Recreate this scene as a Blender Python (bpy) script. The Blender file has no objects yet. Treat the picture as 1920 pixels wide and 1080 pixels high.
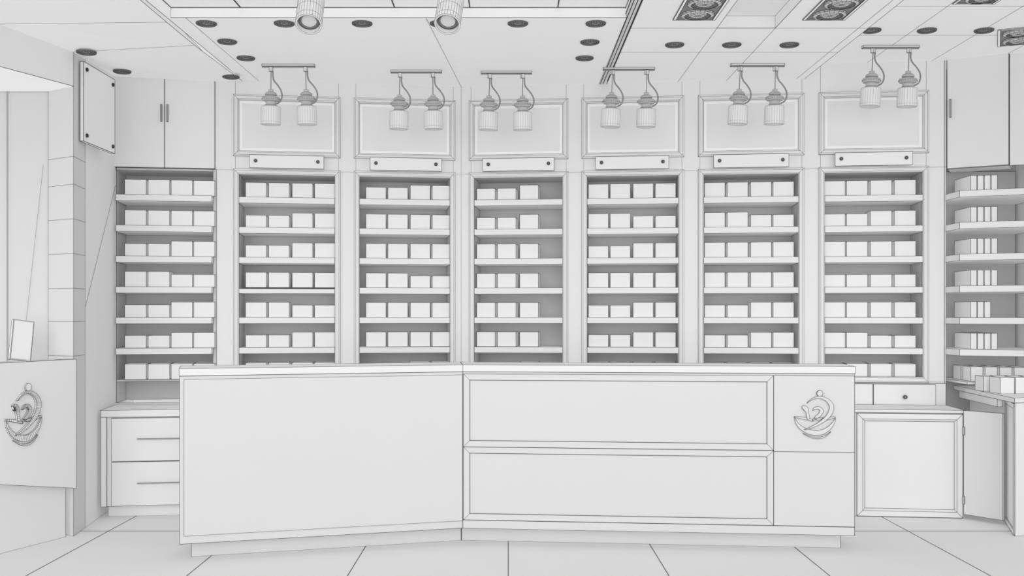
import bpy, math, random
from mathutils import Vector, Matrix
S=bpy.context.scene; COL=S.collection
F=1950.; VX=953.; HY=590.; H=1.3
cos,sin,pi=math.cos,math.sin,math.pi
R=math.radians
# ---------------------------------------------------------------- materials
def mat(name,a,b,rough=.85,emit=0,scale=3.):
    m=bpy.data.materials.new(name); m.use_nodes=True; nt=m.node_tree; bs=nt.nodes['Principled BSDF']
    n=nt.nodes.new('ShaderNodeTexNoise'); n.inputs['Scale'].default_value=scale
    tc=nt.nodes.new('ShaderNodeTexCoord'); nt.links.new(tc.outputs['Object'],n.inputs['Vector'])
    r=nt.nodes.new('ShaderNodeValToRGB'); r.color_ramp.elements[0].color=(a,a,a,1); r.color_ramp.elements[1].color=(b,b,b,1)
    nt.links.new(n.outputs['Fac'],r.inputs['Fac']); nt.links.new(r.outputs['Color'],bs.inputs['Base Color'])
    bs.inputs['Roughness'].default_value=rough; bs.inputs['Specular IOR Level'].default_value=.1
    if emit:
        nt.links.new(r.outputs['Color'],bs.inputs['Emission Color']); bs.inputs['Emission Strength'].default_value=emit  # on surfaces that are no lamps, emission replaces ambient light
    return m
E=.08  # clay glows slightly by itself, standing in for ambient light
CLAY=mat('clay',.83,.85,emit=E); WALLM=mat('wall_clay',.84,.86,emit=E); CEIL=mat('ceiling_glow_clay',.84,.86,emit=.22); PANEL=mat('panel_clay',.82,.84,emit=E*1.1); BOXM=mat('box_clay',.88,.90,emit=E*1.1)  # ceiling gets a stronger self-glow in place of light from below
LINE=mat('outline',.06,.07); DARK=mat('dark_metal',.08,.12); GREY=mat('grey_trim',.5,.54,emit=.08); GLOW=mat('cove_glow',.86,.88,emit=.19)
BACK=mat('shelf_shade_clay',.67,.69,emit=.01); LENS=mat('lamp_lens',.7,.75,emit=.1); MID=mat('mid_grey',.26,.30); FRONT=mat('counter_clay',.73,.75,emit=E*.8)  # bay interiors use darker, barely glowing clay to paint in occlusion shade
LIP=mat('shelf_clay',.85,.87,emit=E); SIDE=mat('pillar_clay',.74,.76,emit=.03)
# ---------------------------------------------------------------- mesh builder
def smoothpath(pts,n=5):
    out=[]; P=[Vector(p) for p in pts]
    for i in range(len(P)-1):
        a=P[max(i-1,0)];b=P[i];c=P[i+1];d=P[min(i+2,len(P)-1)]
        for k in range(n):
            t=k/n; out.append(.5*((2*b)+(c-a)*t+(2*a-5*b+4*c-d)*t*t+(3*b-a-3*c+d)*t**3))
    out.append(P[-1]); return out
class MB:
    def __init__(s): s.v=[]; s.f=[]; s.ln=[]; s.only=False
    def add(s,vs,fs):
        o=len(s.v); s.v+= [Vector(p) for p in vs]; s.f+=[tuple(i+o for i in q) for q in fs]; return s
    def box(s,x0,x1,y0,y1,z0,z1):
        return s.add([(x0,y0,z0),(x1,y0,z0),(x1,y1,z0),(x0,y1,z0),(x0,y0,z1),(x1,y0,z1),(x1,y1,z1),(x0,y1,z1)],
            [(0,3,2,1),(4,5,6,7),(0,1,5,4),(1,2,6,5),(2,3,7,6),(3,0,4,7)])
    def prism(s,poly,z0,z1):
        n=len(poly); return s.add([(x,y,z0) for x,y in poly]+[(x,y,z1) for x,y in poly],
            [tuple(range(n))[::-1],tuple(range(n,2*n))]+[(i,(i+1)%n,n+(i+1)%n,n+i) for i in range(n)])
    def quad(s,*p): return s.add(p,[(0,1,2,3)])
    def grid(s,xs,zs,skip=lambda i,j:False,y=0):
        for i in range(len(xs)-1):
            for j in range(len(zs)-1):
                if not skip(i,j): s.quad((xs[i],y,zs[j]),(xs[i+1],y,zs[j]),(xs[i+1],y,zs[j+1]),(xs[i],y,zs[j+1]))
        return s
    def ring(s,x0,x1,z0,z1,prof):
        rs=[[(x0+a,y,z0+a),(x1-a,y,z0+a),(x1-a,y,z1-a),(x0+a,y,z1-a)] for a,y in prof]
        for A,B in zip(rs,rs[1:]):
            for i in range(4): s.quad(A[i],A[(i+1)%4],B[(i+1)%4],B[i])
        return s
    def lathe(s,prof,n=20,cap0=False,cap1=False,axis='z',c=(0,0,0),rings=None,spans=()):
        vs=[]
        for r,z in prof:
            for k in range(n):
                a=2*pi*k/n
                p=(r*cos(a),r*sin(a),z) if axis=='z' else (r*cos(a),z,r*sin(a))
                vs.append((p[0]+c[0],p[1]+c[1],p[2]+c[2]))
        fs=[(i*n+k,i*n+(k+1)%n,(i+1)*n+(k+1)%n,(i+1)*n+k) for i in range(len(prof)-1) for k in range(n)]
        if cap0: fs.append(tuple(range(n))[::-1])
        if cap1: fs.append(tuple(range((len(prof)-1)*n,len(prof)*n)))
        if rings is not None:
            s.only=True
            for i in rings:
                for k in range(n): s.line(vs[i*n+k],vs[i*n+(k+1)%n])
            for i,j in spans:
                for k in range(n): s.line(vs[i*n+k],vs[j*n+k])
        return s.add(vs,fs)
    def tube(s,pts,r,n=6):
        pts=[Vector(p) for p in pts]; rs=[]
        for i,p in enumerate(pts):
            d=(pts[min(i+1,len(pts)-1)]-pts[max(i-1,0)]).normalized()
            a=d.cross(Vector((0,1,0)) if abs(d.y)<.9 else Vector((1,0,0))).normalized(); b=d.cross(a)
            rs.append([p+a*r*cos(2*pi*k/n)+b*r*sin(2*pi*k/n) for k in range(n)])
        vs=[q for R_ in rs for q in R_]
        return s.add(vs,[(i*n+k,i*n+(k+1)%n,(i+1)*n+(k+1)%n,(i+1)*n+k) for i in range(len(rs)-1) for k in range(n)])
    def ribbon(s,path,ws,sc,y0,y1,c=(0,0),dense=False):
        pw=smoothpath([(p[0],p[1],w) for p,w in zip(path,ws)]); s.only=not dense
        path=[Vector((p.x,p.y)) for p in pw]; ws=[max(p.z,.4) for p in pw]
        A=[];B=[]
        for i,p in enumerate(path):
            d=(path[min(i+1,len(path)-1)]-path[max(i-1,0)]).normalized(); n=Vector((-d.y,d.x))
            A.append((p+n*ws[i]/2)*sc); B.append((p-n*ws[i]/2)*sc)
        a3=lambda q,y:(q.x+c[0],y,q.y+c[1])
        for i in range(len(path)-1):
            s.quad(a3(A[i],y0),a3(A[i+1],y0),a3(B[i+1],y0),a3(B[i],y0))
            s.quad(a3(A[i],y0),a3(A[i+1],y0),a3(A[i+1],y1),a3(A[i],y1)); s.quad(a3(B[i],y0),a3(B[i+1],y0),a3(B[i+1],y1),a3(B[i],y1))
            s.line(a3(A[i],y0),a3(A[i+1],y0)).line(a3(B[i],y0),a3(B[i+1],y0))
        for i in (0,-1): s.quad(a3(A[i],y0),a3(B[i],y0),a3(B[i],y1),a3(A[i],y1)); s.line(a3(A[i],y0),a3(B[i],y0))
        return s
    def line(s,a,b): s.ln.append((Vector(a),Vector(b))); return s
    def build(s,name,parent=None,m=None,wire=.00095,smooth=False,loc=None,rot=None):
        vs=list(s.v); fs=list(s.f); nf=len(fs)
        if wire:
            ED=set(); K=lambda i:(round(vs[i].x,5),round(vs[i].y,5),round(vs[i].z,5))
            if not s.only:
                for q in s.f:
                    for i in range(len(q)):
                        a,b=K(q[i]),K(q[(i+1)%len(q)])
                        if a!=b: ED.add((min(a,b),max(a,b)))
            L=[(Vector(a),Vector(b)) for a,b in sorted(ED)]+s.ln
            for a,b in L:
                if (b-a).length<1e-6: continue
                d=(b-a).normalized(); p=d.cross(Vector((0,0,1)) if abs(d.z)<.9 else Vector((1,0,0))).normalized(); q=d.cross(p)
                o=len(vs)
                for e in (a,b): vs+= [e+p*wire+q*wire,e-p*wire+q*wire,e-p*wire-q*wire,e+p*wire-q*wire]
                fs+=[(o+k,o+(k+1)%4,o+4+(k+1)%4,o+4+k) for k in range(4)]
        me=bpy.data.meshes.new(name); me.from_pydata([tuple(v) for v in vs],[],fs)
        me.materials.append(m or CLAY); me.materials.append(LINE)
        me.polygons.foreach_set('material_index',[0]*nf+[1]*(len(fs)-nf))
        me.polygons.foreach_set('use_smooth',[smooth]*nf+[False]*(len(fs)-nf)); me.update()
        o=bpy.data.objects.new(name,me); COL.objects.link(o)
        if parent: o.parent=parent
        if loc: o.location=loc
        if rot: o.rotation_euler=rot
        return o
def tag(o,label,cat,group=None):
    o['label']=label; o['category']=cat
    if group: o['group']=group
    return o
def thing(name,label,cat,loc=(0,0,0),rz=0,group=None):
    o=bpy.data.objects.new(name,None); COL.objects.link(o); o.location=loc; o.rotation_euler=(0,0,rz); return tag(o,label,cat,group)
def struct(o): o['kind']='structure'; return o
def U(w,px,d=0):
    ox,oy,a=w; ex,ey=cos(a),sin(a); cx=ox-ey*d; cy=oy+ex*d; t=(px-VX)/F
    return (t*cy-cx)/(ex-t*ey)
def W(w,u,d=0):
    ox,oy,a=w; return (ox+cos(a)*u-sin(a)*d, oy+sin(a)*u+cos(a)*d)
def at(px,py,Y): return ((px-VX)*Y/F,Y,H+(HY-py)*Y/F)
def onceil(px,py,z): Y=F*(z-H)/(HY-py); return ((px-VX)*Y/F,Y,z)
WL=(-.334,7.4,math.atan(.14)); WR=(-.334,7.4,-math.atan(.11))
# ---------------------------------------------------------------- camera, light
cam=bpy.data.cameras.new('camera'); co=bpy.data.objects.new('camera',cam); COL.objects.link(co)
co.location=(0,0,H); co.rotation_euler=(pi/2,0,0); cam.sensor_width=36; cam.lens=F/1920*36; cam.shift_x=7/1920; cam.shift_y=50/1920; S.camera=co
wd=bpy.data.worlds.new('world'); S.world=wd; wd.use_nodes=True; bg=wd.node_tree.nodes['Background']; bg.inputs[0].default_value=(1,1,1,1); bg.inputs[1].default_value=.66
S.view_settings.view_transform='Standard'; S.view_settings.look='None'
sl=bpy.data.lights.new('soft_front_light','SUN'); sl.energy=1.25; sl.angle=R(50); so=bpy.data.objects.new('soft_front_light',sl); COL.objects.link(so)
so.location=(0,-2,2.5); so.rotation_euler=(R(80),0,0)
# ---------------------------------------------------------------- floor and ceilings
b=MB(); xs=[-4.8+.8*i for i in range(13)]; ys=[6.24+1.2*k for k in range(-6,2)]+[8.0]
for i in range(len(xs)-1):
    for j in range(len(ys)-1): b.quad((xs[i],ys[j],0),(xs[i+1],ys[j],0),(xs[i+1],ys[j+1],0),(xs[i],ys[j+1],0))
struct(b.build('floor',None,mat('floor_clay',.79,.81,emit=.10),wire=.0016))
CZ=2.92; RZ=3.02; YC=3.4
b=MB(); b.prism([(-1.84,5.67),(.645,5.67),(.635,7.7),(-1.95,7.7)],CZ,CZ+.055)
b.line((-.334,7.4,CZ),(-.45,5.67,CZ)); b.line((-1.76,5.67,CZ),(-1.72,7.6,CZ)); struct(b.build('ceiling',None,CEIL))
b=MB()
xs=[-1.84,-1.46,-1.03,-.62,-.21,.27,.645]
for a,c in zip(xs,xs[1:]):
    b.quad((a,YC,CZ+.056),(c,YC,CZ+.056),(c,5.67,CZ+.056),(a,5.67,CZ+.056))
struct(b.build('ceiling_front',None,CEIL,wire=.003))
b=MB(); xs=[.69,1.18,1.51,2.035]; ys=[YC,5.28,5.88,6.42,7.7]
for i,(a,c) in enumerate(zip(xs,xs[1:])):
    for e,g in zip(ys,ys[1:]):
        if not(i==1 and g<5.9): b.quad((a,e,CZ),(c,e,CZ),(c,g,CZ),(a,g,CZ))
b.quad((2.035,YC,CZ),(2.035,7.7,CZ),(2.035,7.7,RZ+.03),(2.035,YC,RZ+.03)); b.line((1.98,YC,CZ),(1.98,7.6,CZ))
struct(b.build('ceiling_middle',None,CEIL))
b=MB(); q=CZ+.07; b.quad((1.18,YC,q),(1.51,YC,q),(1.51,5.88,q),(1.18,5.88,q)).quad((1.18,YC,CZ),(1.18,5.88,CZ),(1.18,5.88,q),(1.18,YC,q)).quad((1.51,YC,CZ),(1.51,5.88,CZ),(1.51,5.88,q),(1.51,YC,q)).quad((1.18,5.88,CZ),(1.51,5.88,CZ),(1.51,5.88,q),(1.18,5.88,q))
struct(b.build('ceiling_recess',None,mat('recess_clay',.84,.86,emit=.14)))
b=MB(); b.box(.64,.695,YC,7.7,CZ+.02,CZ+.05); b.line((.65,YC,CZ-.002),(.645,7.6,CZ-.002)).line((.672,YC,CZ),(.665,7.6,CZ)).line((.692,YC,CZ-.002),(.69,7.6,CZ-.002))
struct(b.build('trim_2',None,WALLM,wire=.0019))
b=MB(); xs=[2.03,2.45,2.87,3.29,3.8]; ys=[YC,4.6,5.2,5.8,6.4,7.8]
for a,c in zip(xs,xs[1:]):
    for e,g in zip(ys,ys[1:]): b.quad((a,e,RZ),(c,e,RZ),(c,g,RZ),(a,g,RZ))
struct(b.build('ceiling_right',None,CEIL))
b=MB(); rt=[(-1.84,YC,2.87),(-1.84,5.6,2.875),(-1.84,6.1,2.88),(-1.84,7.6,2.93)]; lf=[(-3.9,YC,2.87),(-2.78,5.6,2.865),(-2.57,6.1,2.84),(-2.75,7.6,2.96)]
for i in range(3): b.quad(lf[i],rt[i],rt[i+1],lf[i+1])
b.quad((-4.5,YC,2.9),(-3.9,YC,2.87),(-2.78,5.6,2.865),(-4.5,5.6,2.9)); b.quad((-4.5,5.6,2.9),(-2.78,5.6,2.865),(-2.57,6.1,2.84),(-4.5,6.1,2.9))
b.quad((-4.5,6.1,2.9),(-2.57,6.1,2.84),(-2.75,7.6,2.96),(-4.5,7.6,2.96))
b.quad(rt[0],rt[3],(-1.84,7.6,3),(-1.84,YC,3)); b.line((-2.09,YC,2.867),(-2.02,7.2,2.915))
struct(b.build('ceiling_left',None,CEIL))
# ---------------------------------------------------------------- back walls
BAYS=[(WL,438,638),(WL,664,853),(WR,880,1065),(WR,1091,1282),(WR,1309,1507),(WR,1535,1740)]
def wall(w,bays,uend,name):
    cuts=[]
    for a,c in bays: cuts+=[U(w,a)+.012,U(w,c)-.012]
    xs=(sorted([uend]+cuts+[0]))
    mids=[(U(w,a)+U(w,c))/2 for a,c in bays]
    zs=[0,.845,2.30,CZ+.15]
    def skip(i,j): m=(xs[i]+xs[i+1])/2; return j==1 and any(abs(m-q)<.05 for q in mids)
    o=MB().grid(xs,zs,skip).build(name,None,WALLM,wire=.0007); o.location=(w[0],w[1],0); o.rotation_euler=(0,0,w[2]); return struct(o)
wall(WL,[(438,638),(664,853)],U(WL,404),'wall_back_left')
wall(WR,[(880,1065),(1091,1282),(1309,1507),(1535,1740)],U(WR,1774),'wall_back_right')
o=MB().grid([U(WL,205),U(WL,404)],[0,.70]).build('wall_back_low',None,WALLM); o.location=(WL[0],WL[1],0); o.rotation_euler=(0,0,WL[2]); struct(o)
SZ=[2.113-.208*k for k in range(6)]
WORD=['leftmost','second','third','fourth','fifth','rightmost']
for k,(w,pa,pb) in enumerate(BAYS):
    ua,ub=U(w,pa),U(w,pb); Wd=ub-ua; x,y=W(w,(ua+ub)/2); hw=Wd/2
    who=['leftmost framed bay','second framed bay from left','third framed bay from left','fourth framed bay from left','fifth framed bay from left','rightmost framed bay'][k]
    t=thing('shelving_bay','white recessed shelving with moulded surround, %s'%who,'shelves',(x,y,.84),w[2],'framed shelving bays in the back wall')
    MB().ring(-hw,hw,0,1.466,[(0,0),(0,-.018),(.01,-.022),(.03,-.014),(.037,-.014),(.037,.01)]).build('surround',t,wire=.0007)
    b=MB(); i=hw-.037
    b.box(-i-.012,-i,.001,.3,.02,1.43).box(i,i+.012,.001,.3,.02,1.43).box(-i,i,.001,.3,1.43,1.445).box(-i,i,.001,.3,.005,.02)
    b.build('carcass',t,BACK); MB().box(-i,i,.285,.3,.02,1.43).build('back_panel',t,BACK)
    for j,z in enumerate(SZ):
        up=.010 if (k==0 and j==3) else 0
        s=MB().box(-i+.001,i-.001,-.016,.284,z-.84-.042,z-.84-up).build('shelf',t,LIP)
        if up: MB().box(-i+.03,i-.001,.02,.28,z-.84-up+.0005,z-.84-.0005).build('dark_gap_strip',s,DARK,wire=0)  # thin dark strip filling the gap between shelf and cartons
    t=thing('wall_panel','blank backlit panel in moulded frame above the %s'%who,'wall panel',(x,y,2.395),w[2],'framed panels above the shelving bays')
    MB().ring(-hw,hw,0,.423,[(0,0),(0,-.02),(.01,-.028),(.028,-.02),(.036,-.02),(.038,-.002)]).build('frame',t,wire=.0007)
    MB().ring(-hw+.039,hw-.039,.039,.384,[(0,-.0015),(.018,-.0015)]).build('light_strip',t,GLOW,wire=0)
    MB().box(-hw+.057,hw-.057,-.002,-.001,.057,.366).build('panel',t,PANEL,wire=0)
PL=[(468,607),(694,828),(905,1039),(1117,1254),(1338,1479),(1566,1711)]
for k,(pa,pb) in enumerate(PL):
    w=BAYS[k][0]; ua,ub=U(w,pa,-.07),U(w,pb,-.07); x,y=W(w,(ua+ub)/2,-.07); h=(ub-ua)/2
    t=thing('sign_plate','blank white standoff plate with two screws over the %s framed bay'%WORD[k],'sign',(x,y,2.308),w[2],'blank plates over the bays')
    MB().box(-h,h,0,.012,0,.089).build('plate',t,BOXM)
    for s in (-1,1):
        cx=s*(h-.04); MB().lathe([(.011,.0),(.011,-.006),(.006,-.008)],12,cap1=True,axis='y',c=(cx,0,.048)).build('screw',t,MID,wire=.001)
        MB().lathe([(.007,.0125),(.007,.068)],8,axis='y',c=(cx,0,.048)).build('spacer',t,GREY,wire=0)
# ---------------------------------------------------------------- open bay and cupboard at left
ua,ub=U(WL,215),U(WL,403); x,y=W(WL,(ua+ub)/2); hw=(ub-ua)/2
t=thing('open_shelving','open white shelving bay beneath the double door cupboard beside left wall','shelves',(x,y,.70),WL[2])
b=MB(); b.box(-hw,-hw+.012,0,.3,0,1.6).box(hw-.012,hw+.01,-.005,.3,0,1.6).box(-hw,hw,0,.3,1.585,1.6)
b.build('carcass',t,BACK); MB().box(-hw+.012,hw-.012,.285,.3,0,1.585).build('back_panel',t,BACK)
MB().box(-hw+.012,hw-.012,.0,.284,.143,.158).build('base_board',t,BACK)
sa=U(WL,217,-.06)-(ua+ub)/2
for z in SZ: MB().box(sa,hw-.013,-.06,.284,z-.70-.042,z-.70).build('shelf',t,LIP)
t=thing('wall_cupboard','white double door wall cupboard with slim bar handles at upper left','cupboard',(x,y,2.302),WL[2])
MB().box(-hw,hw,.0,.3,0,.62).build('body',t)
for s in (-1,1):
    d=MB().box(*( (-hw,-.002) if s<0 else (.002,hw)),-.02,-.001,.002,.62).build('door',t)
    MB().box(s*.02-.004,s*.02+.004,-.04,-.021,.315,.43).build('handle',d,GREY)
# ---------------------------------------------------------------- boxes
def boxmesh(wd,dp,ht): 
    o=MB().box(-wd/2,wd/2,0,dp,0,ht).build('carton',None,BOXM,wire=.0011); me=o.data; bpy.data.objects.remove(o); return me
TALL=boxmesh(.140,.15,.104); SHORT=boxmesh(.140,.15,.085); T3=boxmesh(.132,.15,.104); S3=boxmesh(.132,.15,.084)
THIN=boxmesh(.040,.25,.104); SMALL=boxmesh(.080,.12,.095); SMALL2=boxmesh(.088,.14,.10)
def carton(me,loc,rz,label,group):
    o=bpy.data.objects.new('carton',me); COL.objects.link(o); o.location=loc; o.rotation_euler=(0,0,rz); return tag(o,label,'box',group)
ROWS=[
 (WL,-.035,[254,298,341,383],'TTTT TTTT SSTT TTSS SSTT SSTT TTTT','open bay under double doors'),
 (WL,.02,[480,523,567,609],'TTTT SSTT SSTT TTTT TTSS SSTT TTTT','leftmost framed bay'),
 (WL,.02,[705,746,788,829],'SSTT TTTT TTTT TTSS TTTT TTTT SSTT','second framed bay from left'),
 (WR,.02,[911,950,992],'SST SST TTT TTT TTT TTT SST','third framed bay from left'),
 (WR,.02,[1122,1163,1206,1248],'TTTT TTSS SSTT TTTT SSTT SSTT TTTT','fourth framed bay from left'),
 (WR,.02,[1340,1383,1427,1469],'TTTT TTSS TTTT TTTT SSTT SSTT TTTT','fifth framed bay from left'),
 (WR,.02,[1565,1607,1652,1697],'TTTT SSTT TTTT SSSS TTTT TTSS TTTT','rightmost framed bay')]
LEV=['top shelf','second shelf down','third shelf down','fourth shelf down','fifth shelf down','sixth shelf down','bottom level']
for w,d,pxs,pat,who in ROWS:
    for r,row in enumerate(pat.split()):
        z=SZ[r] if r<6 else .86
        for i,ch in enumerate(row):
            u=U(w,pxs[i],d); x,y=W(w,u,d); n=len(row)
            me=(T3 if ch=='T' else S3) if n==3 else (TALL if ch=='T' else SHORT)
            pos=['leftmost','second','third','rightmost'][i] if n==4 else ['leftmost','middle','rightmost'][i]
            carton(me,(x,y,z+.0005),w[2],'%s %s white carton, %s, %s'%(pos,'tall' if ch=='T' else 'short',LEV[r],who),'cartons in the %s'%who)
# ---------------------------------------------------------------- right bay
b=MB(); b.grid([0,.62],[0,.86,3.06]); o=b.build('wall_right_back',None,BACK); o.location=(2.95,7.3,0); struct(o)
b=MB(); b.quad((3.56,7.3,0),(3.56,4.6,0),(3.56,4.6,3.06),(3.56,7.3,3.06)); b.quad((2.95,7.3,0),(2.95,7.03,0),(2.95,7.03,3.06),(2.95,7.3,3.06)); struct(b.build('wall_right',None,WALLM))
t=thing('corner_shelving','white corner shelving with angled fronts at far right','shelves',(2.96,6.82,.86))
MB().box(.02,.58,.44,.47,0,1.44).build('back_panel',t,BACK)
MB().prism([(.05,.0),(.59,-.06),(.59,.44),(.05,.44)],-.018,-.001).build('base_board',t,LIP)
for z in SZ:
    MB().prism([(0,0),(.35,-.15),(.59,-.25),(.59,.46),(.0,.46),(0,.25)],z-.86-.042,z-.86).build('shelf',t,LIP)
n5=['leftmost','second','third','rightmost']
for r in range(6):
    nb=3 if r==4 else 4
    for i in range(nb):
        carton(THIN,(3.068+.0415*i,6.855-.008*i,SZ[r]+.0005),0,'%s narrow white carton, %s, corner shelving at far right'%(n5[i] if i<nb-1 else 'rightmost',LEV[r]),'narrow cartons on the corner shelving')
wc=(2.975,7.05,R(-30)); Lc=U(wc,1893)
t=thing('wall_cupboard','white single door cupboard above the corner shelving at far right','cupboard',(2.975,7.05,2.285),R(-30))
MB().box(0,Lc-.002,.0,.2,0,.74).build('body',t); d=MB().box(.003,Lc-.004,-.02,-.001,.003,.74).build('door',t)
MB().box(.02,.028,-.04,-.021,.345,.465).build('handle',d,GREY)
xx,yy=W(wc,Lc); b=MB(); b.quad((xx,yy,2.285),(3.56,yy-.08,2.285),(3.56,yy-.08,3.03),(xx,yy,3.03)); struct(b.build('trim_3',None,WALLM))
t=thing('corner_counter','white corner counter with framed slanting side at far right','counter',(2.97,6.1,0))
MB().prism([(0,0),(.59,.28),(.59,1.1),(.115,1.1)],.782,.81).build('worktop',t)
MB().prism([(0.004,0.004),(.58,.285),(.58,1.0),(.18,1.0),(.15,.42)],.0,.781).build('body',t,PANEL)
sl_=math.hypot(.146,.416); sd=math.atan2(.416,.146)
fr=MB().ring(-sl_+.004,-.002,.006,.776,[(0,0),(0,-.006),(.028,-.006),(.028,0)]).build('side_frame',t,wire=.0008); fr.location=(.0035,.005,0); fr.rotation_euler=(0,0,sd+pi)
MB().prism([(.03,.28),(.06,.28),(.14,1.0),(.108,1.0)],.735,.781).build('side_rail',t)
n4=['leftmost','second','third','rightmost']
for yy_,zz,nm in ((7.02,.8605,'back'),(6.87,.8605,'second')):
    for i in range(4): carton(SMALL,(3.095+.086*i,yy_-.02*i,zz),0,'%s small white carton in the %s row under corner shelving'%(n4[i],nm),'small cartons under the corner shelving')
for i in range(4): carton(SMALL,(3.075+.088*i,6.64-.008*i,.8105),0,'%s small white carton in back row on the corner counter'%n4[i],'small cartons on the corner counter')
for i in range(3): carton(SMALL2,(3.09+.094*i,6.44,.8105),0,'%s small white carton in front row on the corner counter'%['left','middle','right'][i],'small cartons on the corner counter')
# drawers under right bays
ua,ub=U(WR,1440),U(WR,1771); x,y=W(WR,(ua+ub)/2); c0=(ua+ub)/2; h=(ub-ua)/2
t=thing('drawer_unit','white wall drawers with round knob beneath the rightmost framed bay','drawers',(x,y,0),WR[2])
MB().box(-h,h,-.03,-.002,0,.835).build('body',t)
cuts=[U(WR,p,-.04)-c0 for p in (1450,1542,1637,1755)]
for a,c in zip(cuts,cuts[1:]):
    d=MB().box(a+.003,c-.003,-.044,-.031,.69,.83).build('drawer',t)
    MB().lathe([(.006,-.0445),(.006,-.055),(.013,-.058),(.013,-.066),(.008,-.069)],14,cap1=True,axis='y',c=((a+c)/2,0,.745)).build('knob',d,MID,wire=.0008)
# base cabinet right
D=-.40; ua,ub=U(WR,1540,D),U(WR,1805,D); x,y=W(WR,ua,D); L=ub-ua
t=thing('base_cabinet','low white cabinet with framed door and open hinged leaf, right of counter','cabinet',(x,y,0),WR[2])
MB().box(0,L,.0,.35,0,.67).build('body',t); MB().box(-.01,L+.005,-.01,.35,.671,.69).build('top',t)
xa=U(WR,1606,D)-ua
d=MB().ring(xa,L-.005,.005,.665,[(0,-.001),(0,-.018),(.035,-.018),(.05,-.006)]).build('door',t); MB().box(xa+.05,L-.055,-.008,-.002,.055,.615).build('door_panel',d,PANEL)
hx,hy=W(WR,ub+.012,D-.01); ey_=6.43; ex_=(1883-VX)*ey_/F
lf_=MB().box(0,math.hypot(ex_-hx,ey_-hy),-.018,0,.03,.69).build('door',t,PANEL); ang=math.atan2(ey_-hy,ex_-hx)-WR[2]
lf_.location=(L+.012,-.01,0); lf_.rotation_euler=(0,0,ang)
for z in (.12,.56): MB().box(-.006,.008,-.022,-.0185,z-.025,z+.025).build('hinge',lf_,GREY,wire=.0007)
# base cabinet left
D=-.44; ua,ub=U(WL,190,D),U(WL,660,D); x,y=W(WL,ua,D); L=ub-ua
t=thing('base_cabinet','low white cabinet with two wide drawers behind left end of counter','cabinet',(x,y,0),WL[2])
MB().box(.0,L,.0,.42,.075,.645).build('body',t); MB().box(-.0,L,-.015,.435,.646,.69).build('top',t); MB().box(.03,L,.05,.40,0,.074).build('plinth',t)
MB().box(.0,.035,-.015,-.001,.075,.645).build('stile',t)
xa=U(WL,210,D)-ua; xb=xa+.95
for z0,z1,zh in ((.363,.638,.505),(.078,.358,.222)):
    d=MB().box(xa,xb,-.015,-.001,z0,z1).build('drawer',t,PANEL)
    MB().box(xa+.16,xb-.16,-.030,-.016,zh-.002,zh+.002).build('handle',d,GREY,wire=.0006)
# ---------------------------------------------------------------- front counter
def logo(parent,cx,cz,sc,y,m=None,wire=.001,sx=1,dense=False):
    c=(cx,cz)
    def X(p): return [(a*sx,c) for a,c in p]
    k=dict(c=c,dense=dense)
    rt=MB().ribbon(X([(-37,-3),(-33,-13),(-23,-23),(-6,-30),(10,-30),(25,-22),(34,-11),(37,-3)]),[1,4,7,9,9,7,4,1],sc,y-.010,y,**k)
    rt.ribbon(X([(-38,-1),(-18,-4),(-3,-8)]),[2,4,3],sc,y-.010,y,**k).ribbon(X([(12,-8),(24,-4),(37,-1)]),[3,4,2],sc,y-.010,y,**k)
    rt.ribbon(X([(-22,-32),(-6,-39),(8,-40),(20,-36),(29,-28)]),[.6,2,3,2,.6],sc,y-.009,y,**k)
    o=rt.build('emblem_bowl',parent,m,wire)
    MB().ribbon(X([(-15,25),(-6,32),(5,36),(16,34),(25,28),(30,19),(28,8),(21,-2),(10,-11),(-4,-19),(-20,-25)]),[.6,2,3.5,5,6.5,8,8,6.5,5,3.5,.6],sc,y-.015,y,**k).build('emblem_swoosh',o,m,wire)
    MB().ribbon(X([(-23,15),(-20,16),(-16,13),(-14,7),(-12,-5)]),[5,9,8,5,5],sc,y-.013,y,**k).build('emblem_pestle',o,m,wire)
    MB().ribbon(X([(-4,11),(0,15),(7,16),(12,11),(9,4),(2,-2),(-5,-8)]),[.6,4,5,6,6,5,.6],sc,y-.012,y,**k).ribbon(X([(-2,-3),(6,-5),(15,-2)]),[.6,4,.6],sc,y-.012,y,**k).build('emblem_leaf',o,m,wire)
    MB().lathe([(5.5*sc,y),(5.5*sc,y-.01)],16,cap1=True,axis='y',c=(cx+9*sc*sx,0,cz+43*sc)).build('emblem_dot',o,m,wire)
CR=(-.257,5.9,math.atan2(-.2,2.148)); LR=2.168; CL=(-1.734,5.48,math.atan2(.42,1.477)); LL=1.5355; tn=.187
t=thing('counter_section','right half of white front counter with two framed panels and emblem','counter',(CR[0],CR[1],0),CR[2],'front counter halves')
dp=.30
MB().prism([(0,0),(LR-.003,0),(LR-.003,dp),(-tn*dp,dp)],.09,.976).build('body',t,FRONT)
MB().prism([(0.0,-.003),(LR,-.003),(LR,dp+.01),(-tn*dp,dp+.01)],.977,1.016).build('top',t,CLAY)
MB().prism([(-.02,.09),(LR-.06,.09),(LR-.06,dp-.02),(-tn*dp,dp-.02)],0,.089).build('plinth',t,FRONT)
us=U(CR,1450)
for z0,z1 in ((.552,.964),(.138,.550)):
    MB().ring(.004,us,z0,z1,[(0,-.001),(0,-.006),(.034,-.003),(.036,-.001)]).build('frame',t,FRONT,wire=.0007)
MB().box(.001,LR-.005,-.006,-.001,.09,.136).build('bottom_rail',t,FRONT,wire=.0008)
MB().box(us+.002,LR-.005,-.006,-.001,.138,.545).build('side_panel',t,FRONT,wire=.0008); MB().box(us+.002,LR-.005,-.006,-.001,.546,.964).build('side_panel',t,FRONT,wire=.0008)
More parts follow.
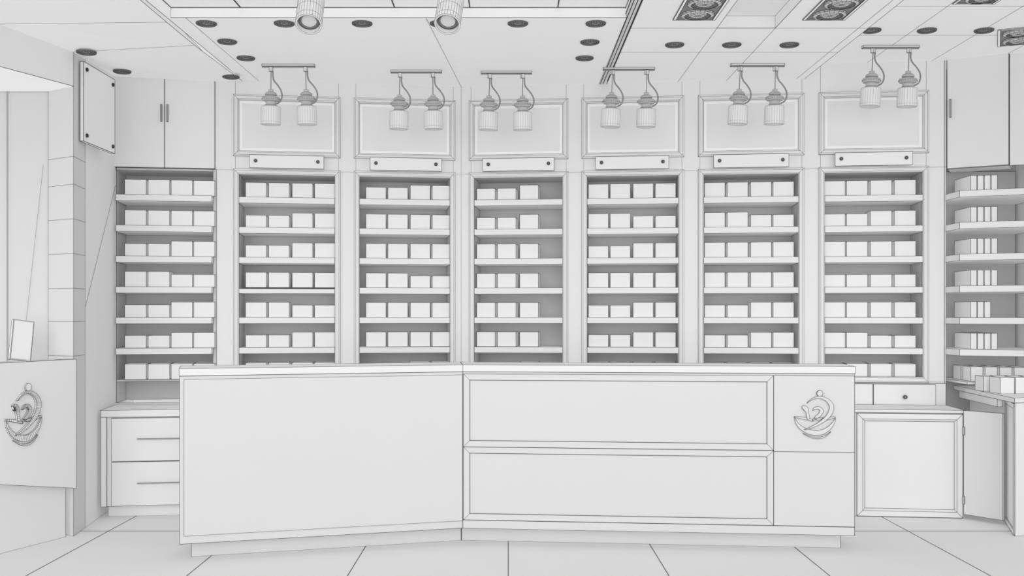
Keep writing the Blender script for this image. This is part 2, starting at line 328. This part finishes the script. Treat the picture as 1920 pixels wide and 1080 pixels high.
logo(t,U(CR,1527),.742,.00294,-.0065,FRONT,.0009)
t=thing('counter_section','plain left half of white front counter, single wide panel','counter',(CL[0],CL[1],0),CL[2],'front counter halves')
MB().prism([(.002,0),(LL-.001,0),(LL+tn*dp-.001,dp),(.002,dp)],.09,.976).build('body',t,FRONT)
MB().prism([(0,-.003),(LL-.001,-.003),(LL+tn*dp-.001,dp+.01),(.0,dp+.01)],.977,1.016).build('top',t,CLAY)
MB().prism([(.06,.09),(LL+.01,.09),(LL+tn*dp-.01,dp-.02),(.06,dp-.02)],0,.089).build('plinth',t,FRONT)
MB().box(.024,LL-.003,-.003,-.001,.132,.958).build('front_panel',t,FRONT,wire=.0006)
# ---------------------------------------------------------------- left wall, niche, window counter
P1=(-2.55,6.1); A1=math.atan2(.5,.2); LW=(P1[0],P1[1],A1); LW2=(P1[0],P1[1],math.atan2(1.2,-.15))
o=MB().grid([-3.2,0],[2.64,3.0]).build('wall_left_header',None,WALLM); o.location=(*P1,0); o.rotation_euler=(0,0,A1); struct(o)
u1=U(LW2,160)
o=MB().grid([u1,1.5],[0,3.0]).line((u1,-.001,1.35),(u1+.75,-.001,2.2)).build('wall_left',None,WALLM,wire=.0007); o.location=(*P1,0); o.rotation_euler=(0,0,LW2[2]); struct(o)
zs=[0,1.056,1.26,1.456,1.66,1.863,2.066,2.229]
pc=[(P1[0],P1[1]),(W(LW2,u1)),(-2.74,6.5),(-2.76,6.24)]
b=MB()
for a,c in zip(zs,zs[1:]): b.prism(pc,a,c)
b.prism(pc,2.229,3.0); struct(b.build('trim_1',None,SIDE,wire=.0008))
b=MB(); b.quad((-4.3,6.25,1.0),(-2.75,6.25,1.0),(-2.75,6.25,2.64),(-4.3,6.25,2.64)); b.quad((-3.012,6.24,1.0),(-3.005,6.24,1.0),(-3.005,6.24,2.64),(-3.012,6.24,2.64))
b.line((-2.79,6.24,2.2),(-2.90,6.24,1.2))
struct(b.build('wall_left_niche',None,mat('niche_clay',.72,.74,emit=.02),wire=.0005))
b=MB().add([(-4.3,6.25,2.64),(-2.75,6.25,2.64),(-2.55,6.1,2.64),(-3.83,2.9,2.64)],[(0,1,2,3)]); struct(b.build('ceiling_niche',None,mat('niche_ceiling_glow',.86,.88,emit=.28),wire=.0012))  # ceiling of the niche made to glow so it looks brightly lit
t=thing('window_counter','white side counter with mortar emblem on angled front at far left','counter',(*P1,0),A1)
z0=lambda u:.283+(-u)*.103/.5385
b=MB(); b.add([(-1.6,-.02,z0(-1.6)),(-.0,-.02,z0(0)),(0,-.02,1.04),(-1.6,-.02,1.04),(-1.6,.0,z0(-1.6)),(-.0,.0,z0(0)),(0,.0,1.04),(-1.6,.0,1.04)],
 [(0,1,2,3),(7,6,5,4),(0,4,5,1),(3,2,6,7),(0,3,7,4),(1,5,6,2)]); fp=b.build('front_panel',t,WALLM)
MB().box(-1.6,-.03,.03,.05,0,.6).build('base_panel',t)
MB().box(-1.6,-.0,.001,.17,1.0,1.035).build('top',t)
uc=U(LW,43,-.02); logo(t,uc,.735,.0038,-.0205,CLAY,.0007,sx=.86,dense=True)
t=thing('tilted_stand','slim white slab leaning on the side counter at far left','display stand',(*at(38,684,5.95)[:2],1.04),R(46))
s=MB().box(-.058,.058,0,.026,0,.23).build('slab',t); MB().box(-.054,.054,-.002,-.001,.005,.225).build('face',s,PANEL,wire=.0004)
s.rotation_euler=(R(-7),R(8),0)
# sign on left wall
x,y,L=-2.531,6.2,.49
t=thing('sign_plate','blank square white plate on four standoffs on the left side wall','sign',(x,y,2.335),R(90))
MB().box(0,L,0,.022,0,.475).build('plate',t,BOXM,wire=.0014)
for a,sp in ((.04,.033),(L-.04,.083)):
    for c in (.04,.435):
        MB().lathe([(.011,.0),(.011,-.008),(.006,-.01)],12,cap1=True,axis='y',c=(a,0,c)).build('screw',t,DARK,wire=.001)
        MB().lathe([(.008,.0225),(.008,sp)],8,axis='y',c=(a,0,c)).build('spacer',t,GREY,wire=0)
# ---------------------------------------------------------------- downlights
m1=MB().lathe([(.056,0),(.056,-.006),(.050,-.010),(.042,-.004),(.038,-.001)],24).build('trim_ring',None,MID,wire=.0008); RING=m1.data; bpy.data.objects.remove(m1)
m1=MB().lathe([(.038,-.0015),(.026,-.0015)],24).lathe([(.025,-.001),(.001,-.001)],10).build('lens',None,GREY,wire=.0008); LN=m1.data; bpy.data.objects.remove(m1)
DL=[(387,43,CZ,'far left in front row of centre ceiling panel'),(533,43,CZ,'second from left in front row of centre ceiling panel'),(679,43,CZ,'third from left in front row of centre ceiling panel'),
 (825,43,CZ,'fourth from left in front row, beside large spotlight'),(971,43,CZ,'fifth from left in front row of centre ceiling panel'),(1117,43,CZ,'far right in front row of centre ceiling panel'),
 (426,77,CZ,'middle of left edge row on centre ceiling panel'),(461,108,CZ,'back of left edge row on centre ceiling panel'),(1106,78,CZ,'middle of right edge row on centre ceiling panel'),(1096,108,CZ,'back of right edge row on centre ceiling panel'),
 (162,97,2.842,'above the square sign plate at far left'),(229,133,2.882,'above left door of the double cupboard'),(433,143,2.908,'above the leftmost framed wall panel'),
 (1265,83,CZ,'left of three between fourth and fifth bays'),(1372,83,CZ,'middle of three between fourth and fifth bays'),(1480,83,CZ,'right of three above the fifth bay'),
 (1634,56,RZ,'left of three on the raised right ceiling'),(1738,56,RZ,'middle of three on the raised right ceiling'),(1845,56,RZ,'right of three on the raised right ceiling')]
for px,py,z,l in DL:
    x,y,z=onceil(px,py,z); t=thing('downlight','small round recessed downlight, '+l,'downlight',(x,y,z-.001),0,'recessed ceiling downlights')
    for nm,me in (('trim_ring',RING),('lens',LN)):
        o=bpy.data.objects.new(nm,me); COL.objects.link(o); o.parent=t
REC=mat('recess',.28,.32,emit=.03); LG=mat('light_grey',.66,.70,emit=.16)
for i,(px,py,z,rz,l) in enumerate([(1300,38,CZ,0,'left one above the fourth bay'),(1542,38,CZ,0,'middle one above the fifth bay'),(1822,8,RZ,0,'at top edge near right'),(1905,84,RZ,-25,'at right edge beside downlights')]):
    x,y,z=onceil(px,py,z)
    t=thing('twin_recessed_light','rectangular recessed light with two round lamps, '+l,'ceiling light',(x,y-.02,z),R(rz),'twin recessed lights')
    fr=MB()
    for a,c,e,g in ((-.115,-.10,-.42,0),(.10,.115,-.42,0),(-.10,.10,-.015,0),(-.10,.10,-.42,-.405)): fr.box(a,c,e,g,-.006,-.001)
    fr.build('frame',t,CEIL,wire=.0012); MB().box(-.10,.10,-.405,-.015,-.003,-.001).build('recess',t,REC)
    for yy in (-.11,-.31):
        l=MB().lathe([(.088,-.004),(.088,-.012),(.070,-.016)],20,c=(0,yy,0)).build('lamp',t,LG,wire=.0009)
        MB().lathe([(.069,-.014),(.062,-.008),(.045,-.006)],20,c=(0,yy,0)).build('reflector',l,MID,wire=.0007)
        MB().lathe([(.050,-.006),(.04,-.014),(.001,-.014)],14,c=(0,yy,0)).build('bulb',l,LG,wire=.0007)
# ---------------------------------------------------------------- track lights
CP=[(.012,0),(.017,-.003),(.017,-.014),(.030,-.020),(.038,-.028),(.038,-.036),(.026,-.040),(.040,-.044),(.053,-.050),(.058,-.058),(.058,-.066),(.050,-.074),(.036,-.078),(.034,-.084),(.034,-.098),(.040,-.102),(.040,-.106),(.030,-.1085)]
cm=MB().lathe(CP,24,cap0=True,rings=[1,2,3,4,5,6,8,9,10,11,12,14,15,16],spans=[(9,10)]).build('collar',None,mat('collar_grey',.62,.66,emit=.03),wire=.0006); COLM=cm.data; bpy.data.objects.remove(cm)
P_=[(.030,-.109),(.059,-.1095),(.062,-.113),(.0625,-.135),(.063,-.210),(.063,-.226),(.057,-.226),(.053,-.20)]
hm=MB().lathe(P_,24,rings=[1,2,4,5,6],spans=[(2,3),(3,4),(4,5)]).build('spotlight_head',None,CLAY,wire=.0003,smooth=False); HEAD=hm.data; bpy.data.objects.remove(hm)
lm=MB().lathe([(.0525,-.202),(.035,-.21),(.001,-.212)],22).build('lens',None,LENS,wire=.0006); HL=lm.data; bpy.data.objects.remove(lm)
TR=[(492,590,121,508,574,CZ),(733,828,132,749,812,CZ),(902,997,134,917,980,CZ),(1131,1227,127,1147,1212,CZ),(1370,1470,120,1386,1453,CZ),(1617,1722,86,1635,1703,RZ)]
for k,(a,c,py,s1,s2,z) in enumerate(TR):
    x0,y,_=onceil(a,py,z); x1=(c-VX)*y/F
    t=thing('track_light','ceiling track with two hanging spotlights, in front of %s framed panel'%WORD[k],'track light',((x0+x1)/2,y,z),0,'track lights along the back wall')
    h=(x1-x0)/2; MB().box(-h,h,-.018,.018,-.014,-.001).box(-h,h,-.008,.008,-.018,-.0145).build('track',t,LG,wire=.001)
    for j,s in enumerate((s1,s2)):
        xx=(s-VX)*y/F-(x0+x1)/2
        hd=bpy.data.objects.new('spotlight_head',HEAD); COL.objects.link(hd); hd.parent=t; hd.location=(xx,0,-.162); hd.rotation_euler=(R(3),R([1,-1][j]),R(8*k))
        for nm,me in (('lens',HL),('collar',COLM)):
            l=bpy.data.objects.new(nm,me); COL.objects.link(l); l.parent=hd
        MB().tube([(0,0,.140),(0,0,-.002)],.0028).build('rod',hd,MID,wire=0)
        MB().box(-.011,.011,-.011,.011,.116,.144).build('track_adapter',hd,LG,wire=.0009)
        pts=smoothpath([(.012,0,.118),(.012,0,.085),(.022,-.005,.055),(.048,-.01,.024),(.070,-.012,-.012),(.074,-.012,-.048),(.062,-.01,-.078),(.038,-.005,-.092)],3)
        cb=MB().tube(pts,.0042,6).build('cable',hd,GREY,wire=.0005); cb.rotation_euler=(0,0,R(-8*k))
Q_=[(.014,0),(.030,-.006),(.045,-.02),(.061,-.04),(.061,-.120),(.061,-.18),(.061,-.208),(.053,-.208),(.050,-.17)]
for k,(px,tx,ty) in enumerate([(580,-33,-2),(846,-33,5)]):
    Y=4.85; x=(px-VX)*Y/F
    t=thing('ceiling_spotlight','large tilted cylinder spotlight at top edge, %s one'%['left','right'][k],'spotlight',(x,Y,CZ+.055),0,'large front spotlights')
    MB().tube([(0,.06,-.001),(0,.06,-.140)],.008).build('rod',t,GREY)
    hd=MB().lathe(Q_,28,cap0=True,rings=[3,4,5,6,7],spans=[(3,5),(5,6)]).build('spotlight_head',t,CLAY,wire=.0005)
    hd.location=(0,.065,-.160); hd.rotation_euler=(R(tx),R(ty),0)
    MB().lathe([(.050,-.186),(.043,-.190),(.036,-.186)],28,rings=[0,1,2]).build('inner_ring',hd,MID,wire=.0009)
    MB().lathe([(.036,-.186),(.02,-.188),(.001,-.188)],24,rings=[0]).build('lens',hd,LENS,wire=.0008)
